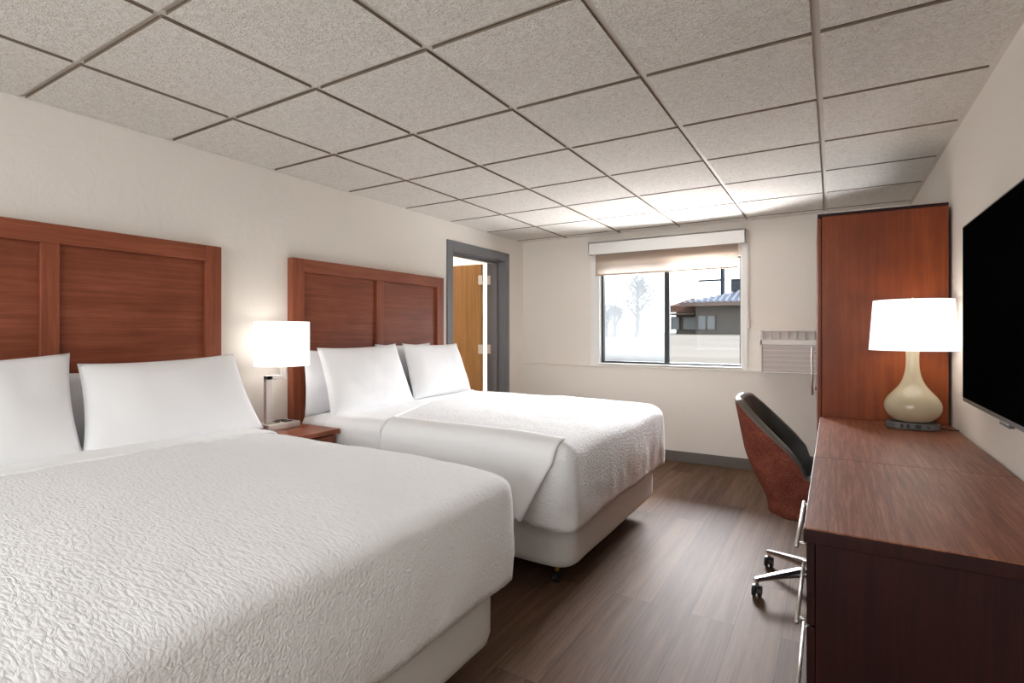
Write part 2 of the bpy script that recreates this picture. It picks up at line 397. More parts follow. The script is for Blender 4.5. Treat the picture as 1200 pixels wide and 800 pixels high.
# back wall with window opening, thicker below the ledge
WX0, WX1, WZ0, WZ1 = -2.125, -0.715, 0.925, 1.968
obj('wall_back', boxes([(XL - 0.02, WX0, YB, YB + 0.2, 0, ZC + 0.03), (WX1, XR + 0.02, YB, YB + 0.2, 0, ZC + 0.03),
                        (WX0, WX1, YB, YB + 0.2, 0, WZ0), (WX0, WX1, YB, YB + 0.2, WZ1, ZC + 0.03), (XL, XR, YB - 0.03, YB + 0.001, 0, 0.893)]), MAT['wall_smooth'], kind='structure')
obj('trim_1', box(XL + 0.001, XR, YB - 0.040, YB + 0.001, 0.893, 0.908), MAT['wall_smooth'], kind='structure', bevel=0.004)
obj('baseboard_back', box(XL, XR, YB - 0.042, YB - 0.03, 0, 0.10), MAT['base'], kind='structure', bevel=0.003)
obj('baseboard_left', boxes([(XL, XL + 0.012, YR, DY0 - 0.09, 0, 0.10), (XL, XL + 0.012, DY1 + 0.09, YB - 0.045, 0, 0.10)]), MAT['base'], kind='structure', bevel=0.003)
obj('baseboard_right', box(XR - 0.012, XR, YR, YB - 0.045, 0, 0.10), MAT['base'], kind='structure', bevel=0.003)
obj('baseboard_rear', box(XL + 0.02, XR - 0.02, YR, YR + 0.012, 0, 0.10), MAT['base'], kind='structure', bevel=0.003)

# ---------------- door 1 (left wall)
door = bpy.data.objects.new('door_1', None); COL.objects.link(door); door['kind'] = 'structure'; door.location = (XL - WT, DY1, 0)
def dpart(name, bm, mat, par=door, **k):
    bmesh.ops.translate(bm, verts=bm.verts, vec=-Vector(door.location)); return obj(name, bm, mat, par, **k)
cw = 0.085
casing = boxes([(XL - 0.002, XL + 0.014, DY0 - cw, DY0, 0, DZ + cw), (XL - 0.002, XL + 0.014, DY1, DY1 + cw, 0, DZ + cw), (XL - 0.002, XL + 0.014, DY0, DY1, DZ, DZ + cw),
    # jamb liners
    (XL - WT, XL, DY0, DY0 + 0.012, 0, DZ), (XL - WT, XL, DY1 - 0.012, DY1, 0, DZ), (XL - WT, XL, DY0, DY1, DZ - 0.012, DZ),
    # stops
    (XL - 0.125, XL - 0.075, DY0, DY0 + 0.034, 0, DZ), (XL - 0.125, XL - 0.075, DY1 - 0.034, DY1, 0, DZ), (XL - 0.125, XL - 0.075, DY0, DY1, DZ - 0.034, DZ)])
dpart('door_frame', casing, MAT['doorsteel'], bevel=0.003)
# leaf swings into the next room, hinged on the far jamb; it stands nearly square to the wall
leaf = bpy.data.objects.new('leaf_pivot', None)
hx, hy = XL - WT - 0.012, DY1 - 0.035
ang = math.radians(2.0)
def leaf_bm(b):
    R = Matrix.Rotation(ang, 3, 'Z')
    bmesh.ops.rotate(b, verts=b.verts, cent=(0, 0, 0), matrix=R); bmesh.ops.translate(b, verts=b.verts, vec=(hx, hy, 0)); return b
lf = dpart('door_leaf', leaf_bm(box(-0.86, -0.02, -0.044, 0.0, 0.012, 2.005)), MAT['oak'], bevel=0.002)
for z in (1.83, 1.07, 0.25):
    b = boxes([(-0.055, 0.004, -0.050, -0.044, z - 0.05, z + 0.05)]); b = leaf_bm(b)
    cyl(b, (hx + 0.0, hy - 0.052, z - 0.052), (hx + 0.0, hy - 0.052, z + 0.052), 0.008, n=12)
    bx(b, hx + 0.0, hx + 0.10, DY1 - 0.040, DY1 - 0.0121, z - 0.05, z + 0.05) if False else bx(b, XL - WT + 0.004, XL - WT + 0.05, DY1 - 0.0165, DY1 - 0.0125, z - 0.05, z + 0.05)
    dpart('hinge', b, MAT['nickel'])
b = leaf_bm(cyl(bmesh.new(), (-0.80, -0.044, 0.95), (-0.80, -0.09, 0.95), 0.012)); 
hb = bmesh.new(); cyl(hb, (-0.80, -0.085, 0.95), (-0.68, -0.085, 0.95), 0.009); leaf_bm(hb); me_ = bpy.data.meshes.new('t'); hb.to_mesh(me_); b.from_mesh(me_); hb.free()
dpart('door_handle', b, MAT['nickel'])
# room beyond the door
obj('wall_bathroom', boxes([(-5.2, -5.1, 3.0, 6.3, 0, 2.5), (-5.2, XL - WT, 2.9, 3.0, 0, 2.5), (-5.2, XL - WT, 6.2, 6.3, 0, 2.5)]), MAT['wall_smooth'], kind='structure')
obj('ceiling_bathroom', box(-5.2, XL - WT, 2.9, 6.3, 2.40, 2.5), MAT['white_trim'], kind='structure')
obj('floor_bathroom', box(-5.2, XL - 0.3, 2.9, 6.3, -0.08, 0.0), MAT['floor'], kind='structure')

# ---------------- window 1 (back wall)
win = bpy.data.objects.new('window_1', None); COL.objects.link(win); win['kind'] = 'structure'
WY = YB + 0.055
obj('window_casing', boxes([(WX0 - 0.085, WX0, YB - 0.012, YB, 0.905, 2.07), (WX1, WX1 + 0.05, YB - 0.012, YB, 0.905, 2.07),
    (WX0 - 0.085, WX1 + 0.05, YB - 0.030, YB, 0.893, 0.912)]), MAT['white_trim'], win, bevel=0.003)
obj('window_sill', boxes([(WX0, WX1, YB - 0.02, WY, 0.9255, 0.932), (WX0, WX0 + 0.012, YB, WY, 0.93, WZ1), (WX1 - 0.012, WX1, YB, WY, 0.93, WZ1)]), MAT['white_trim'], win)
fx0, fx1, fz0, fz1 = WX0 + 0.012, WX1 - 0.012, 0.932, WZ1
obj('window_frame', boxes([(fx0, fx0 + 0.022, WY, WY + 0.06, fz0, fz1), (fx1 - 0.014, fx1, WY, WY + 0.06, fz0, fz1), (fx0, fx1, WY, WY + 0.06, fz0, fz0 + 0.020), (fx0, fx1, WY, WY + 0.06, fz1 - 0.012, fz1)]), MAT['black_alu'], win, bevel=0.002)
mx0 = -1.414
obj('window_sash', boxes([(mx0 - 0.030, mx0 + 0.018, WY + 0.008, WY + 0.05, fz0 + 0.02, fz1 - 0.012)]), MAT['black_alu'], win, bevel=0.002)
obj('window_pane', boxes([(fx0 + 0.02, mx0 - 0.02, WY + 0.028, WY + 0.032, fz0 + 0.018, fz1 - 0.010)]), MAT['glass'], win)
obj('window_pane', boxes([(mx0 + 0.01, fx1 - 0.012, WY + 0.036, WY + 0.040, fz0 + 0.018, fz1 - 0.010)]), MAT['glass'], win)
obj('haze_sheet', boxes([(fx0 + 0.02, mx0 - 0.02, WY + 0.046, WY + 0.047, fz0 + 0.018, fz1 - 0.010)]), MAT['haze_sheet'], win)  # added sheet that whitens the left pane in place of glare

# valance + roller shade
blind = thing('roller_shade', 'beige roller shade rolled up under a white valance box above the window', 'window shade', (-1.42, YB, 2.0))
def lp(name, bm, mat, par, **k):
    bmesh.ops.translate(bm, verts=bm.verts, vec=-Vector(par.location)); return obj(name, bm, mat, par, **k)
lp('valance', boxes([(-2.20, -0.67, YB - 0.105, YB - 0.093, 2.068, 2.195), (-2.20, -2.188, YB - 0.105, YB, 2.068, 2.195), (-0.682, -0.67, YB - 0.105, YB, 2.068, 2.195), (-2.20, -0.67, YB - 0.105, YB, 2.183, 2.195)]), MAT['white_trim'], blind, bevel=0.002)
lp('roller_tube', cyl(bmesh.new(), (-2.17, YB - 0.045, 2.12), (-0.70, YB - 0.045, 2.12), 0.028), MAT['roller'], blind, smooth=True)
lp('shade_fabric', box(-2.150, -0.745, YB - 0.022, YB - 0.021, 1.862, 2.115), MAT['roller'], blind)
lp('hem_bar', box(-2.150, -0.745, YB - 0.027, YB - 0.016, 1.852, 1.866), plain('tan_hem_bar', srgb(186, 162, 138), 0.6), blind, bevel=0.003)
cb_ = bmesh.new()
tube(cb_, [(-0.655, YB - 0.03, 2.08), (-0.655, YB - 0.03, 1.35)], 0.0028, 8); tube(cb_, [(-0.655, YB - 0.012, 2.08), (-0.655, YB - 0.012, 1.35)], 0.0028, 8)
lp('pull_chain', cb_, MAT['white_plastic'], blind)
lp('chain_holder', box(-0.668, -0.642, YB - 0.045, YB, 1.29, 1.37), MAT['white_plastic'], blind, bevel=0.004)

# ================================================================== OUTSIDE
gz = lambda y: 0.55 + (min(y, 44) - 5.6) * 0.0165 if y >= 9.5 else 0.05 + 0.56 * max(0, y - 7.0) / 2.5   # the lot slopes up away from the window
b = grid_bm([[(x, y, gz(y)) for x in (-70, -30, -10, 10, 40)] for y in (5.52, 7.0, 9.5, 12, 24, 44, 90)])
obj('ground', b, MAT['lot'], kind='structure')
kerb = tag(obj('kerb', boxes([(-13.5, -10.9, 24.0, 24.3, gz(24), gz(24) + 0.14)]), MAT['stucco']), 'short dark kerb across the pale parking lot outside', 'kerb')
# tiled-roof building
BY = 40.0; bz = gz(BY)
bl = thing('shop_building', 'low taupe building with a tiled hip roof across the parking lot', 'building', (-3, BY, bz))
def bp(name, bm, mat, par=bl, **k): return lp(name, bm, mat, par, **k) if par is bl else obj(name, bm, mat, par, **k)
def hip(bm, x0, x1, y0, y1, ze, zr, over, thick=0.0):
    x0 -= over; x1 += over; y0 -= over; y1 += over; h = (y1 - y0) / 2
    A = [bm.verts.new(p) for p in ((x0, y0, ze), (x1, y0, ze), (x1, y1, ze), (x0, y1, ze), (x0 + h, (y0 + y1) / 2, zr), (x1 - h, (y0 + y1) / 2, zr))]
    for f in ((0, 1, 5, 4), (1, 2, 5), (2, 3, 4, 5), (3, 0, 4), (3, 2, 1, 0)): bm.faces.new([A[k] for k in f])
    return bm
ez = CAM_Z + 33 / 622 * 36.0
bp('wall', box(-8.3, 4.0, 39.0, 46, bz - 0.3, ez), MAT['stucco'])
rf = bp('roof', hip(bmesh.new(), -8.3, 4.0, 39.0, 46, ez + 0.14, ez + 1.35, 0.9), MAT['rooftile'])
b = bmesh.new()
for k in range(34):
    x = -9.0 + k * 0.40; top = min(1.0, max(0.0, (x + 9.2) / 4.4))
    tube(b, [(x, 38.1, ez + 0.17), (x, 38.1 + 4.35 * top, ez + 0.17 + 1.19 * top)], 0.09, 6) if top > 0.03 else None
lp('roof_ridges', b, plain('pale_roof_rolls', (0.08, 0.085, 0.105, 1), 0.6), bl)
bp('fascia', box(-9.2, 4.9, 38.06, 38.16, ez - 0.10, ez + 0.16), MAT['fascia'])
bp('wall', box(-10.3, -8.3, 41.5, 43.4, bz - 0.3, ez - 0.1), MAT['stucco'])
bp('roof', hip(bmesh.new(), -10.2, -8.3, 41.5, 43.4, ez + 0.05, ez + 0.75, 0.6), MAT['redtile'])
bp('fascia', box(-10.8, -8.7, 40.86, 40.96, ez - 0.40, ez + 0.10), MAT['redtile'])
for k, (x0, x1) in enumerate([(-10.6, -10.05), (-9.75, -8.75), (-8.1, -7.6), (-7.5, -7.0)]):
    yy = 41.45 if x0 < -8.6 else 38.95
    w = bp('window', box(x0, x1, yy - 0.03, yy + 0.02, bz + 0.35, ez - 0.75), MAT['storeglass'])
    fb = boxes([(x0 - 0.06, x0, yy - 0.08, yy, bz + 0.3, ez - 0.7), (x1, x1 + 0.06, yy - 0.08, yy, bz + 0.3, ez - 0.7), (x0, x1, yy - 0.08, yy, ez - 0.76, ez - 0.7)])
    bmesh.ops.translate(fb, verts=fb.verts, vec=-Vector(bl.location)); fr_ = obj('window_frame', fb, MAT['fascia'], w)
bp('awning', boxes([(-10.4, -8.5, 39.6, 41.4, ez - 0.62, ez - 0.5)]), MAT['fascia'])
hv = thing('rooftop_unit', 'grey air conditioning unit on the tiled roof outside', 'air conditioner', (-5.9, 42, ez + 1.0))
obj('casing', box(-0.45, 0.45, -0.4, 0.4, -0.25, 1.0), MAT['steel_pole'], hv, bevel=0.03)
obj('vent_grille', boxes([(-0.35, 0.35, -0.42, -0.40, 0.1 + 0.15 * k, 0.17 + 0.15 * k) for k in range(5)]), MAT['black_alu'], hv)
po = thing('utility_pole', 'grey utility pole rising behind the tiled-roof building outside', 'pole', (-8.0, 48, 0.6))
obj('pole', cyl(bmesh.new(), (0, 0, 0), (0, 0, 9.0), 0.20, 0.15), MAT['steel_pole'], po, smooth=False)
obj('crossarm', boxes([(-2.0, 0.2, -0.06, 0.06, 5.05, 5.2)]), MAT['steel_pole'], po)
# pale trees on the left
def tree(loc, h, w, label, seed, grp):
    t = thing('tree', label, 'tree', loc, group=grp); rnd = random.Random(seed)
    b = bmesh.new(); tube(b, [(0, 0, 0), (0.05, 0, h * 0.3), (-0.04, 0.02, h * 0.9)], [w * 0.07, w * 0.05, w * 0.01], 8)
    tips = []
    for k in range(26):
        z0 = h * rnd.uniform(0.15, 0.8); a = rnd.uniform(0, 2 * PI); L = w * 0.5 * (1.05 - z0 / h) * rnd.uniform(0.7, 1.2)
        p1 = (math.cos(a) * L, math.sin(a) * L, z0 + L * rnd.uniform(0.8, 1.5)); tube(b, [(0, 0, z0), p1], [w * 0.018, w * 0.006], 5); tips.append((p1, L))
    obj('trunk', b, MAT['bark'], t)
    c = bmesh.new()
    for p, L in tips:
        for q in range(34):
            o = Vector(p) * rnd.uniform(0.45, 1.05); o.z = p[2] * rnd.uniform(0.9, 1.05)
            o += Vector((rnd.gauss(0, 1), rnd.gauss(0, 1), rnd.gauss(0, 1))) * w * 0.06
            a = Vector((rnd.gauss(0, 1), rnd.gauss(0, 1), rnd.gauss(0, 1))).normalized(); bb = a.orthogonal().normalized(); s = w * 0.028
            c.faces.new([c.verts.new(o + v) for v in (a * s, bb * s * 0.6, -a * s, -bb * s * 0.6)])
    obj('foliage', c, MAT['leaf'], t); return t
tree((-9.65, 30, gz(30)), 4.0, 2.3, 'tall pale narrow tree outside the left window pane', 3, None)
tree((-11.4, 31, gz(31)), 2.1, 1.8, 'low pale bush-like tree by the left edge of the window view', 5, None)
tree((-12.7, 33, gz(33)), 2.3, 1.9, 'pale round tree farthest left in the window view', 8, None)

# ================================================================== HEADBOARDS
def headboard(y0, y1, label):
    ym = (y0 + y1) / 2; X0, X1 = XL + 0.002, XL + 0.058; z0, z1 = 0.25, 1.742; t = 0.088
    h = thing('headboard', label, 'headboard', (X0, ym, 0), group='cherry headboards on the left wall')
    w = (y1 - y0) / 2; L = X1 - X0
    obj('top_rail', box(0, L, -w + t, w - t, z1 - t, z1), MAT['headframe'], h, bevel=0.002)
    obj('stile', box(0, L, -w, -w + t, z0, z1), MAT['headstile'], h, bevel=0.002)
    obj('stile', box(0, L, w - t, w, z0, z1), MAT['headstile'], h, bevel=0.002)
    obj('stile', box(0, L - 0.002, -0.034, 0.034, z0, z1 - t), MAT['headstile'], h, bevel=0.002)
    obj('panel', box(0.0, L - 0.024, -w + t, -0.034, z0 + 0.02, z1 - t), MAT['headwood'], h, bevel=0.001)
    obj('panel', box(0.0, L - 0.024, 0.034, w - t, z0 + 0.02, z1 - t), MAT['headwood'], h, bevel=0.001)
    return h
headboard(0.19, 1.742, 'cherry wood headboard on the wall behind the near bed')
headboard(2.212, 3.772, 'cherry wood headboard between the lamp and the grey door frame')

# ================================================================== BEDS
def fbm(p, s): return noise.noise(Vector(p) * s)
def make_bed(y0, y1, label):
    ym = (y0 + y1) / 2; w = (y1 - y0) / 2
    bed = thing('bed', label, 'bed', (-2.0, ym, 0), group='white beds along the left wall')
    hx0, hx1 = -0.985, 0.945     # local x: head to foot  (world -2.985 .. -1.075)
    prof = [(-0.05, 0.405), (-0.015, 0.400), (0.0, 0.385), (0.004, 0.27), (0.002, 0.165), (-0.008, 0.135), (-0.03, 0.118), (-0.07, 0.113)]
    def wp(v):
        n_ = fbm((v.x, v.y * 1.0, v.z), 5) * 0.005
        v.x += n_; v.y += n_; return v
    obj('box_spring', rr_loft(hx0, hx1, -w + 0.07, w - 0.05, prof, 0.11, wp), MAT['boxfab'], bed, smooth=True)
    prof = [(-0.10, 0.728), (-0.05, 0.724), (-0.015, 0.70), (0.0, 0.665), (0.0, 0.45), (-0.02, 0.41), (-0.06, 0.402)]
    obj('mattress', rr_loft(hx0, hx1 - 0.01, -w + 0.03, w - 0.03, prof, 0.07), MAT['sheet'], bed, smooth=True)
    obj('bed_frame', boxes([(hx0 + 0.05, hx1 - 0.14, -w + 0.16, -w + 0.20, 0.085, 0.112), (hx0 + 0.05, hx1 - 0.14, w - 0.20, w - 0.16, 0.085, 0.112),
                            (hx1 - 0.16, hx1 - 0.12, -w + 0.16, w - 0.16, 0.085, 0.112), (hx0 + 0.05, hx0 + 0.09, -w + 0.16, w - 0.16, 0.085, 0.112), (-0.02, 0.02, -w + 0.16, w - 0.16, 0.085, 0.112)]), MAT['ironblack'], bed)
    for x, y in ((hx1 - 0.13, -w + 0.19), (hx1 - 0.20, w - 0.22), (hx0 + 0.07, -w + 0.18), (hx0 + 0.07, w - 0.18), (0, 0)):
        lg = obj('leg', cyl(bmesh.new(), (x, y, 0.060), (x, y, 0.113), 0.012), MAT['brass'], bed)
        b = cyl(bmesh.new(), (x - 0.012, y, 0.026), (x + 0.012, y, 0.026), 0.026); cyl(b, (x, y, 0.03), (x, y, 0.062), 0.009)
        obj('caster', b, MAT['ironblack'], lg)
    return bed
bed1 = make_bed(0.20, 1.72, 'near bed, its foot corner in front of the other bed')
bed2 = make_bed(2.21, 3.75, 'far bed whose foot stands nearest the window')

def cover(name, x0, x1, y0, y1, ztop, zhem, rc, out, label, cat, seed, skew=0.0, smoothmat=False, group=None, hemout=0.012, R=0.085):
    """cloth shell over the mattress: open at the head and underneath"""
    W2 = (y1 - y0) / 2
    prof = [(-W2 + 0.03, ztop + 0.012)]
    for k in range(1, 15): o = -W2 + 0.03 + (W2 - 0.03 - R) * k / 14; prof.append((o, ztop + 0.012 * (1 - (k / 14) ** 2)))
    for k in range(1, 9): a = PI / 2 * k / 8; prof.append((-R + R * math.sin(a) * 0.98, ztop - R * (1 - math.cos(a)) * 0.9))
    zb = prof[-1][1]
    for k in range(1, 13): t = k / 12; prof.append((0.0 + hemout * math.sin(t * PI * 0.9) - 0.004 * t, zb + (zhem - zb) * t))
    def wp(v):
        side = max(0.0, min(1.0, (ztop - 0.06 - v.z) / 0.2))
        n1 = fbm((v.x + seed, v.y, v.z * 0.5), 2.2); n2 = fbm((v.x, v.y + seed, v.z * 0.6), 7.0); n3 = fbm((v.x, v.y, v.z + seed), 24.0)
        if side > 0:
            cxm = (x0 + x1) / 2; d = Vector((1.0 if v.x > x1 - 0.10 else 0.0, 1.0 if v.y > y1 - 0.10 else (-1.0 if v.y < y0 + 0.10 else 0.0), 0))
            v += d * (n2 * 0.010 * side + n3 * 0.004 * side); v.z += n1 * 0.016 * side
        else: v.z += n1 * 0.010 + n2 * 0.005 + n3 * 0.0018
        foot = max(0.0, min(1.0, (v.x - (x1 - 0.45)) / 0.45)); v.z -= 0.022 * foot * foot
        if skew:
            t = (v.y - y0) / (y1 - y0); k = max(0.0, min(1.0, (x0 + 1.0 - v.x) / 1.0)); v.x -= skew * t * k
        return v
    bm = rr_loft(x0, x1, y0, y1, prof, 0.10, wp, cap_top=True, cap_bot=False, nc=10, ne=70, nf=56)
    o = obj(name, bm, MAT['sheet'] if smoothmat else MAT['spread'], smooth=True)
    return tag(o, label, cat, group)

# coverlets: the head end is cut square with a plane so that the shell is open there
def cut_head(o, x, skew=0.0, y0=0, y1=1, cut_tail=None):
    bm = bmesh.new(); bm.from_mesh(o.data)
    n = Vector((1.0, skew / (y1 - y0), 0)).normalized()
    r = bmesh.ops.bisect_plane(bm, geom=bm.verts[:] + bm.edges[:] + bm.faces[:], plane_co=(x, y0, 0.5), plane_no=n, clear_inner=True)
    if cut_tail is not None:
        bmesh.ops.bisect_plane(bm, geom=bm.verts[:] + bm.edges[:] + bm.faces[:], plane_co=(cut_tail, y0, 0.5), plane_no=(1, 0.0, 0), clear_outer=True)
    bm.to_mesh(o.data); bm.free()
    for p in o.data.polygons: p.use_smooth = True
def solid(o, t, offset=0.0):
    m = o.modifiers.new('thick', 'SOLIDIFY'); m.thickness = t; m.offset = offset
def rim(o, r): pass

c1 = cover('bedspread', -2.985, -1.005, 0.17, 1.735, 0.742, 0.365, 0.1, 0, 'white textured bedspread covering the near bed', 'bedspread', 1.3, group='white bedspreads', R=0.06)
cut_head(c1, -2.62); solid(c1, 0.008, -1)
s1 = cover('sheet_fold', -2.985, -1.0, 0.158, 1.745, 0.752, 0.42, 0.1, 0, 'smooth white top sheet folded over the near bed below its pillows', 'sheet', 1.3, smoothmat=True, group='white top sheets', R=0.06)
cut_head(s1, -2.80, cut_tail=-2.47); solid(s1, 0.010, -1)
s2 = cover('sheet_fold', -2.985, -1.0, 2.185, 3.775, 0.745, 0.375, 0.1, 0, 'smooth white top sheet of the far bed, between pillows and bedspread', 'sheet', 4.1, smoothmat=True, group='white top sheets')
cut_head(s2, -2.66, cut_tail=-2.0); solid(s2, 0.008, -1)
c2 = cover('bedspread', -2.985, -1.005, 2.168, 3.79, 0.762, 0.368, 0.1, 0, 'white textured bedspread covering the far bed', 'bedspread', 6.7, group='white bedspreads')
cut_head(c2, -2.15, skew=0.50, y0=2.168, y1=3.79); solid(c2, 0.022, -1)

# loose side of the far bedspread hanging over the near side, its foot end turned back on a slant
P = []
NV, NU = 34, 60
for i in range(NV + 1):
    v = i / NV; row = []
    for j in range(NU + 1):
        u = j / NU
        if v < 0.35:
            t = v / 0.35; a = PI / 2 * t; y = 2.168 + 0.10 - 0.10 * math.sin(a) - 0.006 * t; z = 0.766 - 0.088 * (1 - math.cos(a)); s = 0.0
            if t < 0.3: y = 2.168 + 0.10 - 0.10 * math.sin(a)
        else:
            s = (v - 0.35) / 0.65; y = 2.162 - 0.040 * s ** 0.8; z = 0.678 - (0.678 - 0.385) * s
        xr = -1.075 - 0.02 * v - 0.13 * s
        x = -2.15 + (xr + 2.15) * u
        foot = max(0.0, (x + 1.455) / 0.45); z -= 0.022 * foot * foot * (1 - s)
        y += s * (0.010 * math.sin(x * 9 + 0.8) + 0.005 * math.sin(x * 23) * s) - 0.010 * s * (1 if u > 0.97 else 0)
        z += s * 0.012 * math.sin(x * 3.1 + 1)
        row.append((x, y - 0.010 * min(1, v * 3), z + 0.003))
    P.append(row)
dr = obj('side_drape', grid_bm(P), MAT['sheet'], c2, smooth=True); solid(dr, 0.010, 0)

# thick rolled head edge of the far bedspread
pts = []
yy0, yy1 = 2.163, 3.79
def hx_(y): return -2.15 - 0.50 * (y - 2.168) / (3.79 - 2.168)
for k in range(12): t = k / 11; pts.append((-2.155, 2.136 + 0.012 * t, 0.39 + (0.675 - 0.39) * t))
for k in range(1, 9): a = PI / 2 * k / 8; pts.append((hx_(2.2), 2.148 + 0.10 * (1 - math.cos(a)), 0.675 + 0.085 * math.sin(a)))
for k in range(1, 30):
    y = 2.248 + (3.70 - 2.248) * k / 29; q_ = abs((y - 2.98) / 0.78); pts.append((hx_(y), y, 0.760 + 0.010 * (1 - q_ * q_) + fbm((hx_(y) + 6.7, y, 0.38), 2.2) * 0.010))
obj('rolled_hem', tube(bmesh.new(), pts, 0.0105, 12), MAT['sheet'], c2, smooth=True)

# ---------------- pillows
def pillow_bm(w, h, t, seed, taper=0.045, n=28):
    P = []; Q = []
    for sgn in (1, -1):
        rows = []
        for i in range(n + 1):
            u = -1 + 2 * i / n; row = []
            for j in range(n + 1):
                v = -1 + 2 * j / n
                pu = 1 - 0.075 * (1 - v * v) ** 1.0 * abs(u) ** 3 if True else 1
                pv = 1 - 0.085 * (1 - u * u) ** 1.0 * abs(v) ** 3
                pu2 = 1 - 0.06 * (1 - v * v); pv2 = 1 - 0.08 * (1 - u * u)
                X = u * w / 2 * (1 - 0.05 * (1 - abs(v) ** 2.0) * abs(u)) * (1 - taper * v); Y = v * h / 2 * (1 - 0.07 * (1 - abs(u) ** 2.2) * abs(v))
                prof = (max(0, 1 - abs(u) ** 2.6) ** 0.62) * (max(0, 1 - abs(v) ** 2.4) ** 0.62)
                Z = sgn * t / 2 * prof
                Z += fbm((X + seed, Y, sgn * 0.4), 5.5) * 0.014 * prof + fbm((X, Y + seed, sgn), 15) * 0.004 * prof
                row.append((X, Y, Z))
            rows.append(row)
        P.append(rows)
    bm = bmesh.new()
    V = [[[bm.verts.new(p) for p in r] for r in rows] for rows in P]
    for s in (0, 1):
        for i in range(n):
            for j in range(n): 
                f = (V[s][i][j], V[s][i + 1][j], V[s][i + 1][j + 1], V[s][i][j + 1]); bm.faces.new(f if s == 0 else f[::-1])
    bmesh.ops.remove_doubles(bm, verts=bm.verts, dist=0.0006)
    return bm
def pillow(x, y, zc, w, h, t, lean, yaw, label, seed, roll=0.0, mat='pillow', taper=0.045):
    # local X -> world y (width), local Y -> up, local Z -> towards the foot
    bm = pillow_bm(w, h, t, seed, taper)
    R = Matrix(((0, 0, 1), (1, 0, 0), (0, 1, 0)))   # X->y, Y->z, Z->x
    for v in bm.verts: v.co = R @ v.co
    o = obj('pillow', bm, MAT[mat], smooth=True)
    o.rotation_euler = (Matrix.Rotation(yaw, 3, 'Z') @ Matrix.Rotation(-lean, 3, 'Y') @ Matrix.Rotation(roll, 3, 'X')).to_euler()
    o.location = (x, y, zc)
    return tag(o, label, 'pillow', 'white bed pillows')
L0 = math.radians
pillow(-2.735, 0.585, 0.935, 0.78, 0.46, 0.17, L0(20), 0.0, 'front pillow at the left edge of the photo, on the near bed', 1.1, 0.04, taper=-0.03)
pillow(-2.735, 1.362, 0.925, 0.77, 0.44, 0.17, L0(22), 0.0, 'front pillow of the near bed on the side of the night lamp', 2.7, 0.03, taper=0.075)
pillow(-2.885, 0.52, 0.89, 0.72, 0.38, 0.11, L0(7), 0.0, 'rear pillow of the near bed, hidden behind the front pillow at the left edge', 3.9, 0, 'pillow_back')
pillow(-2.885, 1.28, 0.89, 0.76, 0.38, 0.11, L0(7), 0.0, 'rear pillow of the near bed, a grey sliver between the two front pillows', 4.4, 0, 'pillow_back')
pillow(-2.72, 2.605, 0.94, 0.75, 0.48, 0.17, L0(20), 0.0, 'front pillow of the far bed beside the night lamp', 5.2, 0.02)
pillow(-2.72, 3.355, 0.955, 0.71, 0.45, 0.17, L0(20), 0.0, 'front pillow of the far bed beside the grey door frame', 6.6, -0.02)
pillow(-2.885, 2.54, 0.93, 0.66, 0.43, 0.12, L0(8), 0.0, 'rear pillow of the far bed, peeking out on the night lamp side', 7.3, 0, 'pillow_back')
pillow(-2.885, 3.17, 0.950, 0.66, 0.44, 0.12, L0(8), 0.0, 'rear pillow of the far bed, only its corner peeking out between the front two', 8.8, 0, 'pillow_back')

# ================================================================== NIGHTSTAND
ns = thing('nightstand', 'cherry wood nightstand between the two beds', 'nightstand', (-2.765, 1.967, 0))
Zt = 0.685
obj('top', box(-0.262, 0.262, -0.205, 0.205, Zt - 0.028, Zt), MAT['standwood'], ns, bevel=0.003)
obj('body', boxes([(-0.25, 0.235, -0.195, -0.177, 0.06, Zt - 0.028), (-0.25, 0.235, 0.177, 0.195, 0.06, Zt - 0.028), (-0.25, -0.238, -0.177, 0.177, 0.06, Zt - 0.028),
                   (-0.238, 0.235, -0.177, 0.177, 0.06, 0.078), (-0.238, 0.235, -0.177, 0.177, 0.36, 0.376), (-0.22, 0.21, -0.177, 0.177, 0.0, 0.06)]), MAT['standwood'], ns)
dw = obj('drawer', boxes([(0.228, 0.248, -0.172, 0.172, 0.385, Zt - 0.036), (-0.2, 0.228, -0.165, 0.165, 0.40, 0.42)]), MAT['standwood'], ns, bevel=0.002)
obj('handle', tube(bmesh.new(), [(0.248, -0.08, 0.52), (0.27, -0.08, 0.52), (0.27, 0.08, 0.52), (0.248, 0.08, 0.52)], 0.005), MAT['nickel'], dw)

# ---------------- night lamp
nl = thing('table_lamp', 'lit offset-arm table lamp with brushed nickel post on the nightstand', 'lamp', (-2.845, 2.020, Zt))
obj('base', box(-0.075, 0.075, -0.135, 0.080, 0.0, 0.034), MAT['nickel'], nl, bevel=0.003)
b = box(-0.013, 0.013, -0.105, -0.065, 0.034, 0.315); bx(b, -0.013, 0.013, -0.105, 0.025, 0.290, 0.3155); bx(b, -0.0125, 0.0125, -0.008, 0.025, 0.31, 0.385)
obj('post', b, MAT['nickel'], nl, bevel=0.002)
obj('power_socket', boxes([(-0.055, -0.015, 0.0, 0.05, 0.0335, 0.038), (0.005, 0.045, 0.0, 0.05, 0.0335, 0.038)]), MAT['black_plastic'], nl, bevel=0.001)
obj('rocker_switch', box(-0.02, 0.02, -0.04, -0.02, 0.0335, 0.039), MAT['black_plastic'], nl, bevel=0.001)
R1 = 0.156
sh = obj('lamp_shade', lathe([(R1 - 0.003, 0.370), (R1, 0.370), (R1, 0.634), (R1 - 0.003, 0.634), (R1 - 0.003, 0.370)], 64, 0, 0.008), MAT['shade_lit'], nl, smooth=True)
b = bmesh.new()
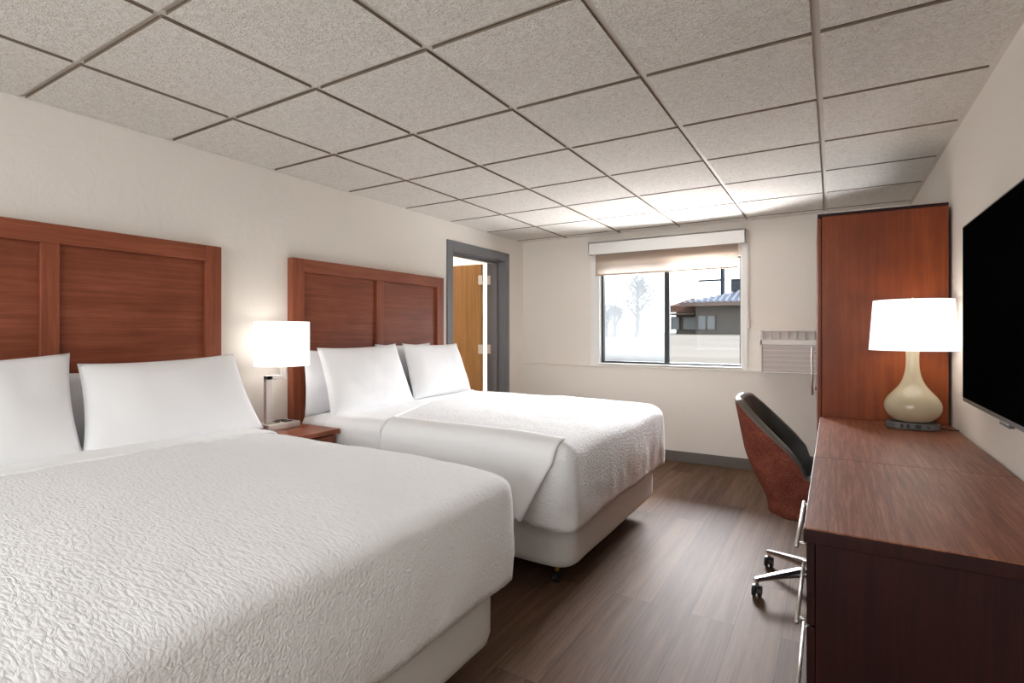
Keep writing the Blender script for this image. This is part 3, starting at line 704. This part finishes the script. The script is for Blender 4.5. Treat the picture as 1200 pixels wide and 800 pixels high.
for a in (0, 2 * PI / 3, 4 * PI / 3): tube(b, [(0, 0.008, 0.60), (math.cos(a) * (R1 - 0.004), 0.008 + math.sin(a) * (R1 - 0.004), 0.622)], 0.002, 6)
cyl(b, (0, 0.008, 0.385), (0, 0.008, 0.42), 0.014); tube(b, [(0, 0.008, 0.41), (0.05, 0.008, 0.45), (0.055, 0.008, 0.55), (0, 0.008, 0.60)], 0.002, 6)
obj('harp', b, MAT['nickel'], nl)
obj('bulb', lathe([(0.001, 0.42), (0.013, 0.42), (0.014, 0.44), (0.030, 0.475), (0.030, 0.495), (0.018, 0.52), (0.001, 0.528)], 20, 0, 0.008), shade_mat('lit_bulb', 2, (1, 0.93, 0.82, 1)), nl, smooth=True)
point('night_lamp_bulb', (-2.845, 2.028, Zt + 0.56), 0.2, (1.0, 0.92, 0.84), 0.035)

# ================================================================== DRESSER AND DESK
DT = 0.765; DX0 = -0.062; DXR = 0.537
dr1 = thing('dresser', 'dark mahogany three-drawer dresser at the right edge, below the television', 'dresser', (0.24, 1.965, 0))
def q(name, bm, mat, par, **k): return lp(name, bm, mat, par, **k)
q('top', box(DX0 + 0.002, DXR, 1.524, 2.408, DT - 0.004, DT), MAT['desktop'], dr1)
q('shaded_edge', box(DX0, DXR, 1.522, 2.408, DT - 0.038, DT - 0.0035), MAT['darkwood'], dr1, bevel=0.002)  # dark wood here paints in the shade on the edge of the top
q('body', boxes([(-0.036, 0.53, 1.536, 1.556, 0.0, DT - 0.036), (-0.036, 0.53, 2.384, 2.404, 0.0, DT - 0.036), (0.51, 0.53, 1.556, 2.384, 0.0, DT - 0.036), (-0.036, 0.51, 1.556, 2.384, 0.06, 0.08), (-0.02, 0.0, 1.556, 2.384, 0, 0.06), (-0.036, -0.016, 1.556, 2.384, DT - 0.060, DT - 0.036)]), MAT['darkwood'], dr1, bevel=0.0015)
for k in range(3):
    z0 = 0.085 + 0.2155 * k
    d_ = q('drawer', boxes([(-0.056, -0.037, 1.538, 2.402, z0, z0 + 0.210), (-0.036, 0.45, 1.58, 2.36, z0 + 0.03, z0 + 0.045)]), MAT['darkwood'], dr1, bevel=0.002)
    zc = z0 + 0.134; b = tube(bmesh.new(), [(-0.086, 1.705, zc), (-0.086, 2.16, zc)], 0.0062, 12)
    for y in (1.735, 2.13): cyl(b, (-0.056, y, zc), (-0.086, y, zc), 0.0045, n=10)
    bmesh.ops.translate(b, verts=b.verts, vec=-Vector(dr1.location)); obj('handle', b, MAT['nickel'], d_, smooth=True)
dk = thing('desk', 'mahogany writing desk with knee space, under the glowing cream lamp', 'desk', (0.24, 2.99, 0))
q('top', box(DX0 + 0.003, DXR, 2.4145, 3.565, DT - 0.004, DT - 0.0005), MAT['desktop'], dk)
q('shaded_edge', box(DX0 + 0.001, DXR, 2.4145, 3.565, DT - 0.038, DT - 0.0035), MAT['darkwood'], dk, bevel=0.002)  # same painted shade along the desk edge
q('side_panel', box(-0.036, 0.53, 3.535, 3.560, 0, DT - 0.036), MAT['darkwood'], dk, bevel=0.002)
q('side_panel', box(-0.036, 0.53, 2.412, 2.435, 0, DT - 0.036), MAT['darkwood'], dk, bevel=0.002)
q('back_panel', box(0.505, 0.53, 2.435, 3.535, 0.25, DT - 0.036), MAT['darkwood'], dk, bevel=0.002)
q('apron', box(-0.02, 0.0, 2.435, 3.535, DT - 0.085, DT - 0.036), MAT['darkwood'], dk, bevel=0.002)

# ---------------- wardrobe
WRX, WRY = -0.052, 3.585
wd = thing('wardrobe', 'tall cherry wood wardrobe between the desk and the air conditioner', 'wardrobe', (WRX, WRY, 0), math.radians(1.5))
WZ, WL, WD = 1.932, 1.22, 0.580
obj('side_panel', box(0, WD, 0, 0.02, 0, WZ - 0.004), MAT['wardwood'], wd, bevel=0.001)
obj('side_panel', box(0, WD, WL - 0.02, WL, 0, WZ - 0.004), MAT['wardwood'], wd, bevel=0.001)
obj('top_panel', box(-0.022, WD + 0.0, -0.004, WL + 0.004, WZ - 0.004, WZ + 0.012), MAT['darkwood'], wd, bevel=0.001)
obj('back_panel', box(WD - 0.012, WD, 0.02, WL - 0.02, 0.05, WZ - 0.004), MAT['wardwood'], wd)
obj('plinth', box(0.02, WD - 0.02, 0.02, WL - 0.02, 0, 0.08), MAT['darkwood'], wd)
for a, c, hy_ in ((0.003, WL / 2 - 0.002, WL / 2 - 0.05), (WL / 2 + 0.002, WL - 0.003, WL / 2 + 0.05)):
    d_ = obj('door', box(-0.021, -0.003, a, c, 0.08, WZ - 0.010), MAT['wardwood'], wd, bevel=0.0015)
    b = tube(bmesh.new(), [(-0.050, hy_, 0.83), (-0.050, hy_, 1.15)], 0.0065, 12)
    for z in (0.87, 1.11): cyl(b, (-0.021, hy_, z), (-0.050, hy_, z), 0.0045, n=10)
    obj('handle', b, MAT['white_plastic'] if False else MAT['nickel'], d_, smooth=True)

# ---------------- desk lamp
DLX, DLY = 0.352, 3.385
dl = thing('table_lamp', 'lit table lamp with cream gourd-shaped ceramic body on the desk', 'lamp', (DLX, DLY, DT))
b = rr_loft(-0.112, 0.112, -0.07, 0.07, [(-0.006, 0.036), (-0.001, 0.034), (0, 0.030), (0, 0.003), (-0.004, 0.0)], 0.058, nc=10, ne=6, nf=4)
ba = obj('power_base', b, MAT['grey_plastic'], dl, smooth=False, bevel=0.001)
obj('outlet', box(-0.056, -0.044, -0.0712, -0.069, 0.009, 0.027), MAT['black_plastic'], ba)
obj('outlet', box(-0.031, -0.019, -0.0712, -0.069, 0.009, 0.027), MAT['black_plastic'], ba)
obj('outlet', boxes([(0.004, 0.028, -0.0712, -0.069, 0.008, 0.028)]), MAT['black_plastic'], ba)
obj('power_button', boxes([(0.050, 0.060, -0.0712, -0.069, 0.014, 0.023)]), MAT['black_plastic'], ba)
prof = [(0.001, 0.0365), (0.070, 0.0365), (0.080, 0.042), (0.100, 0.058), (0.116, 0.082), (0.1225, 0.108), (0.120, 0.132), (0.108, 0.156), (0.088, 0.180), (0.066, 0.205), (0.049, 0.232),
        (0.038, 0.262), (0.031, 0.295), (0.028, 0.330), (0.0275, 0.375), (0.030, 0.392), (0.028, 0.400), (0.001, 0.402)]
o = obj('body', lathe(prof, 64), MAT['cream_glaze'], dl, smooth=True); m = o.modifiers.new('s', 'SUBSURF'); m.levels = 1; m.render_levels = 2
z0, z1, ra, rb = 0.398, 0.655, 0.187, 0.169
obj('lamp_shade', lathe([(ra - 0.003, z0), (ra, z0), (rb, z1), (rb - 0.003, z1), (ra - 0.003, z0)], 72), MAT['shade_lit2'], dl, smooth=True)
b = bmesh.new()
for a in (0.3, 0.3 + 2 * PI / 3, 0.3 + 4 * PI / 3): tube(b, [(0, 0, 0.650), (math.cos(a) * (rb - 0.004), math.sin(a) * (rb - 0.004), 0.645)], 0.002, 6)
tube(b, [(0, 0, 0.40), (0.06, 0, 0.45), (0.065, 0, 0.58), (0, 0, 0.650)], 0.002, 6); cyl(b, (0, 0, 0.645), (0, 0, 0.668), 0.006, 0.004, 12)
obj('harp', b, MAT['nickel'], dl)
obj('bulb', lathe([(0.001, 0.40), (0.013, 0.40), (0.014, 0.43), (0.030, 0.465), (0.030, 0.485), (0.018, 0.51), (0.001, 0.518)], 20), shade_mat('lit_bulb_warm', 2, (1, 0.95, 0.88, 1)), dl, smooth=True)
b = tube(bmesh.new(), [(0.108, 0.0, 0.012), (0.14, -0.01, 0.006), (0.165, -0.01, 0.006), (0.183, -0.01, 0.006)], 0.0035, 8); obj('power_cord', b, MAT['black_plastic'], dl)
point('desk_lamp_bulb', (DLX, DLY, DT + 0.56), 0.4, (1.0, 0.92, 0.84), 0.035)

# ================================================================== TELEVISION
tv = thing('television', 'large black flat-screen television mounted on the right wall', 'television', (XR, 2.31, 1.335))
ty, tz = 0.66, 0.376
obj('bezel', box(-0.062, -0.030, -ty, ty, -tz, tz), MAT['tv_bezel'], tv, bevel=0.003)
obj('screen', box(-0.0635, -0.0615, -ty + 0.008, ty - 0.008, -tz + 0.018, tz - 0.008), MAT['screen'], tv)
obj('wall_mount', box(-0.031, 0.0, -0.25, 0.25, -0.2, 0.2), MAT['ironblack'], tv)
obj('sensor_tab', box(-0.066, -0.05, -0.055, 0.055, -tz - 0.010, -tz + 0.002), MAT['tv_bezel'], tv, bevel=0.002)

# ================================================================== WALL AIR CONDITIONER
ac = thing('air_conditioner', 'white through-wall air conditioner with slatted front, partly behind the wardrobe', 'air conditioner', (-0.20, YB, 0.90))
w0, w1, dp = -0.345, 0.345, -0.175
H = 0.375
obj('housing', boxes([(w0, w1, dp + 0.03, 0, 0, H), (w0, w0 + 0.02, dp, dp + 0.035, 0.0, H), (w1 - 0.02, w1, dp, dp + 0.035, 0, H), (w0, w1, dp, dp + 0.035, H - 0.012, H), (w0, w1, dp, dp + 0.035, 0, 0.012),
                      (w0, w1, dp, dp + 0.035, 0.245, 0.29)]), MAT['white_plastic'], ac, bevel=0.004)
obj('top_vent', boxes([(w0 + 0.02, w1 - 0.02, dp + 0.022, dp + 0.031, 0.29, H - 0.012)]), MAT['grille'], ac)
for k in range(10): obj('vent_fin', box(w0 + 0.02 + 0.065 * k, w0 + 0.024 + 0.065 * k, dp + 0.005, dp + 0.03, 0.29, H - 0.012), MAT['white_plastic'], ac)
fp = obj('front_panel', boxes([(w0 + 0.02, w1 - 0.02, dp + 0.014, dp + 0.031, 0.012, 0.245)]), MAT['grille'], ac)
for k in range(6): obj('louvre', box(w0 + 0.02, w1 - 0.02, dp + 0.002, dp + 0.016, 0.028 + 0.0415 * k, 0.033 + 0.0415 * k), MAT['white_plastic'], ac)

# ================================================================== DESK CHAIR
ch = thing('desk_chair', 'russet fabric swivel bucket chair with chrome star base, tucked under the desk', 'chair', (-0.035, 2.94, 0), math.radians(0))
NT = 120
def uf(t):       # plan of the shell, t -1..1 from near arm front round the back to far arm front
    hw, xf, xb = 0.255, 0.235, -0.06; r = 0.235
    Ls = xf - xb; La = PI * hw / 2 * 1.02; tot = Ls + La; s = abs(t) * tot; sg = -1 if t < 0 else 1
    if s < La:
        a = s / La * PI / 2; x = xb - r * max(0, math.cos(a)) ** 0.55; y = hw * math.sin(a) ** 0.62 if a > 0 else 0
    else: x = xb + (s - La); y = hw
    return x, sg * y
def sm(a, b, x): t = max(0, min(1, (x - a) / (b - a))); return t * t * (3 - 2 * t)
def rimz(x):
    hi = 0.905 - 0.0 * x
    if x < -0.27: return 0.905 - 0.05 * sm(-0.40, -0.27, x) * 0
    return 0.0
def shell(off, z_in):
    P = []
    for i in range(NT + 1):
        t = -1 + 2 * i / NT; x, y = uf(t); a = abs(t)
        rz_ = 0.9
        for _ in range(12):
            lx = x - 0.085 * max(0, (rz_ - 0.45) / 0.45) * (1 - sm(0.45, 0.95, a))
            rz_ = 0.5 * rz_ + 0.5 * (min(0.905 + 0.020 * (1 - (y / 0.25) ** 2), 0.660 + max(0, -0.085 - lx) * 0.93) - 0.065 * sm(-0.10, -0.065, lx))
        col = []
        for j in range(17):
            v = j / 16; zb = z_in; z = zb + (rz_ - zb) * v
            k = 0.74 + 0.26 * sm(-0.1, 0.55, v * (rz_ - 0.40) / 0.5)
            lean = -0.085 * max(0, (z - 0.45) / 0.45) * (1 - sm(0.45, 0.95, a))
            k2 = k
            n_ = Vector((x, y)).normalized()
            px = x * (0.80 + 0.20 * sm(0, 0.6, v)) + lean - n_.x * off; py = y * k2 - n_.y * off
            col.append((px, py, z))
        P.append(col)
    return P
Po = shell(0.0, 0.400)
b = grid_bm(Po)
# round off under the seat
bm2 = b
bot = [v for v in bm2.verts if abs(v.co.z - 0.400) < 1e-6]
bot.sort(key=lambda v: v.index)
bm2.faces.new([bm2.verts.new((v.co.x * 0.86, v.co.y * 0.86, 0.382)) for v in sorted(bot, key=lambda v: math.atan2(v.co.y, -(v.co.x - 0.05)))]) 
low = [v for v in bm2.verts if abs(v.co.z - 0.382) < 1e-6]
bo = sorted(bot, key=lambda v: math.atan2(v.co.y, -(v.co.x - 0.05))); lo = sorted(low, key=lambda v: math.atan2(v.co.y, -(v.co.x - 0.05)))
for k in range(len(bo) - 1): bm2.faces.new((bo[k], bo[k + 1], lo[k + 1], lo[k]))
obj('outer_shell', b, MAT['russet'], ch, smooth=True)
Pi = shell(0.042, 0.44)
obj('inner_shell', grid_bm(Pi), MAT['charcoal'], ch, smooth=True)
# piping / rolled rim joins the two
rows = []
for i in range(NT + 1):
    a_, b_ = Vector(Po[i][-1]), Vector(Pi[i][-1]); m_ = (a_ + b_) / 2; row = []
    for j in range(9):
        t = PI * j / 8; row.append(m_ + (a_ - m_) * math.cos(t) * 1.04 + Vector((0, 0, 0.016)) * math.sin(t))
    rows.append(row)
obj('rim', grid_bm(rows), MAT['taupe'], ch, smooth=True)
for i, nm in ((0, 'arm_front'), (NT, 'arm_front')):
    rows = [[Vector(Po[i][j]), (Vector(Po[i][j]) + Vector(Pi[i][j])) / 2 + Vector((0.018, 0, 0)), Vector(Pi[i][j])] for j in range(17)]
    obj(nm, grid_bm(rows), MAT['taupe'], ch, smooth=True)
sprof = [(-0.10, 0.505), (-0.04, 0.500), (-0.01, 0.485), (0, 0.465), (0, 0.43), (-0.015, 0.400), (-0.04, 0.388)]
obj('seat', rr_loft(-0.20, 0.27, -0.19, 0.19, sprof, 0.09, nc=8, ne=8, nf=8), MAT['charcoal'], ch, smooth=True)
b = cyl(bmesh.new(), (0, 0, 0.20), (0, 0, 0.385), 0.014, n=20); cyl(b, (0, 0, 0.10), (0, 0, 0.26), 0.026, n=24); bx(b, -0.09, 0.09, -0.06, 0.06, 0.365, 0.390)
obj('gas_lift', b, MAT['chrome'], ch, smooth=False)
BR = 0.325
for k in range(5):
    a = math.radians(180 + 33.5 + 72 * k); ca, sa = math.cos(a), math.sin(a)
    b = bmesh.new(); sec = []
    for s, (w_, zt, zb_) in ((0.02, (0.030, 0.135, 0.090)), (0.12, (0.024, 0.130, 0.096)), (0.22, (0.018, 0.112, 0.088)), (BR, (0.013, 0.092, 0.074)), (BR + 0.014, (0.008, 0.088, 0.076))):
        sec.append([b.verts.new((s, w_ * yy, zb_ + (zt - zb_) * zz)) for yy, zz in ((-1, 0), (-1, 0.6), (-0.6, 1), (0.6, 1), (1, 0.6), (1, 0))])
    for A, B in zip(sec, sec[1:]):
        for j in range(6): b.faces.new((A[j], A[(j + 1) % 6], B[(j + 1) % 6], B[j]))
    b.faces.new(sec[0][::-1]); b.faces.new(sec[-1]); cyl(b, (BR, 0, 0.045), (BR, 0, 0.08), 0.008, n=12)
    bmesh.ops.rotate(b, verts=b.verts, cent=(0, 0, 0), matrix=Matrix.Rotation(a, 3, 'Z'))
    leg = obj('leg', b, MAT['chrome'], ch, smooth=False, bevel=0.002)
    c = bmesh.new()
    for s in (-1, 1): cyl(c, (BR, s * 0.006, 0.029), (BR, s * 0.020, 0.029), 0.029, 0.026, n=24)
    cyl(c, (BR, -0.006, 0.029), (BR, 0.006, 0.029), 0.012, n=16); bx(c, BR - 0.012, BR + 0.012, -0.0055, 0.0055, 0.03, 0.052)
    bmesh.ops.rotate(c, verts=c.verts, cent=(BR, 0, 0), matrix=Matrix.Rotation(0.9 + k * 1.1, 3, 'Z'))
    bmesh.ops.rotate(c, verts=c.verts, cent=(0, 0, 0), matrix=Matrix.Rotation(a, 3, 'Z'))
    obj('caster', c, MAT['black_plastic'], leg)
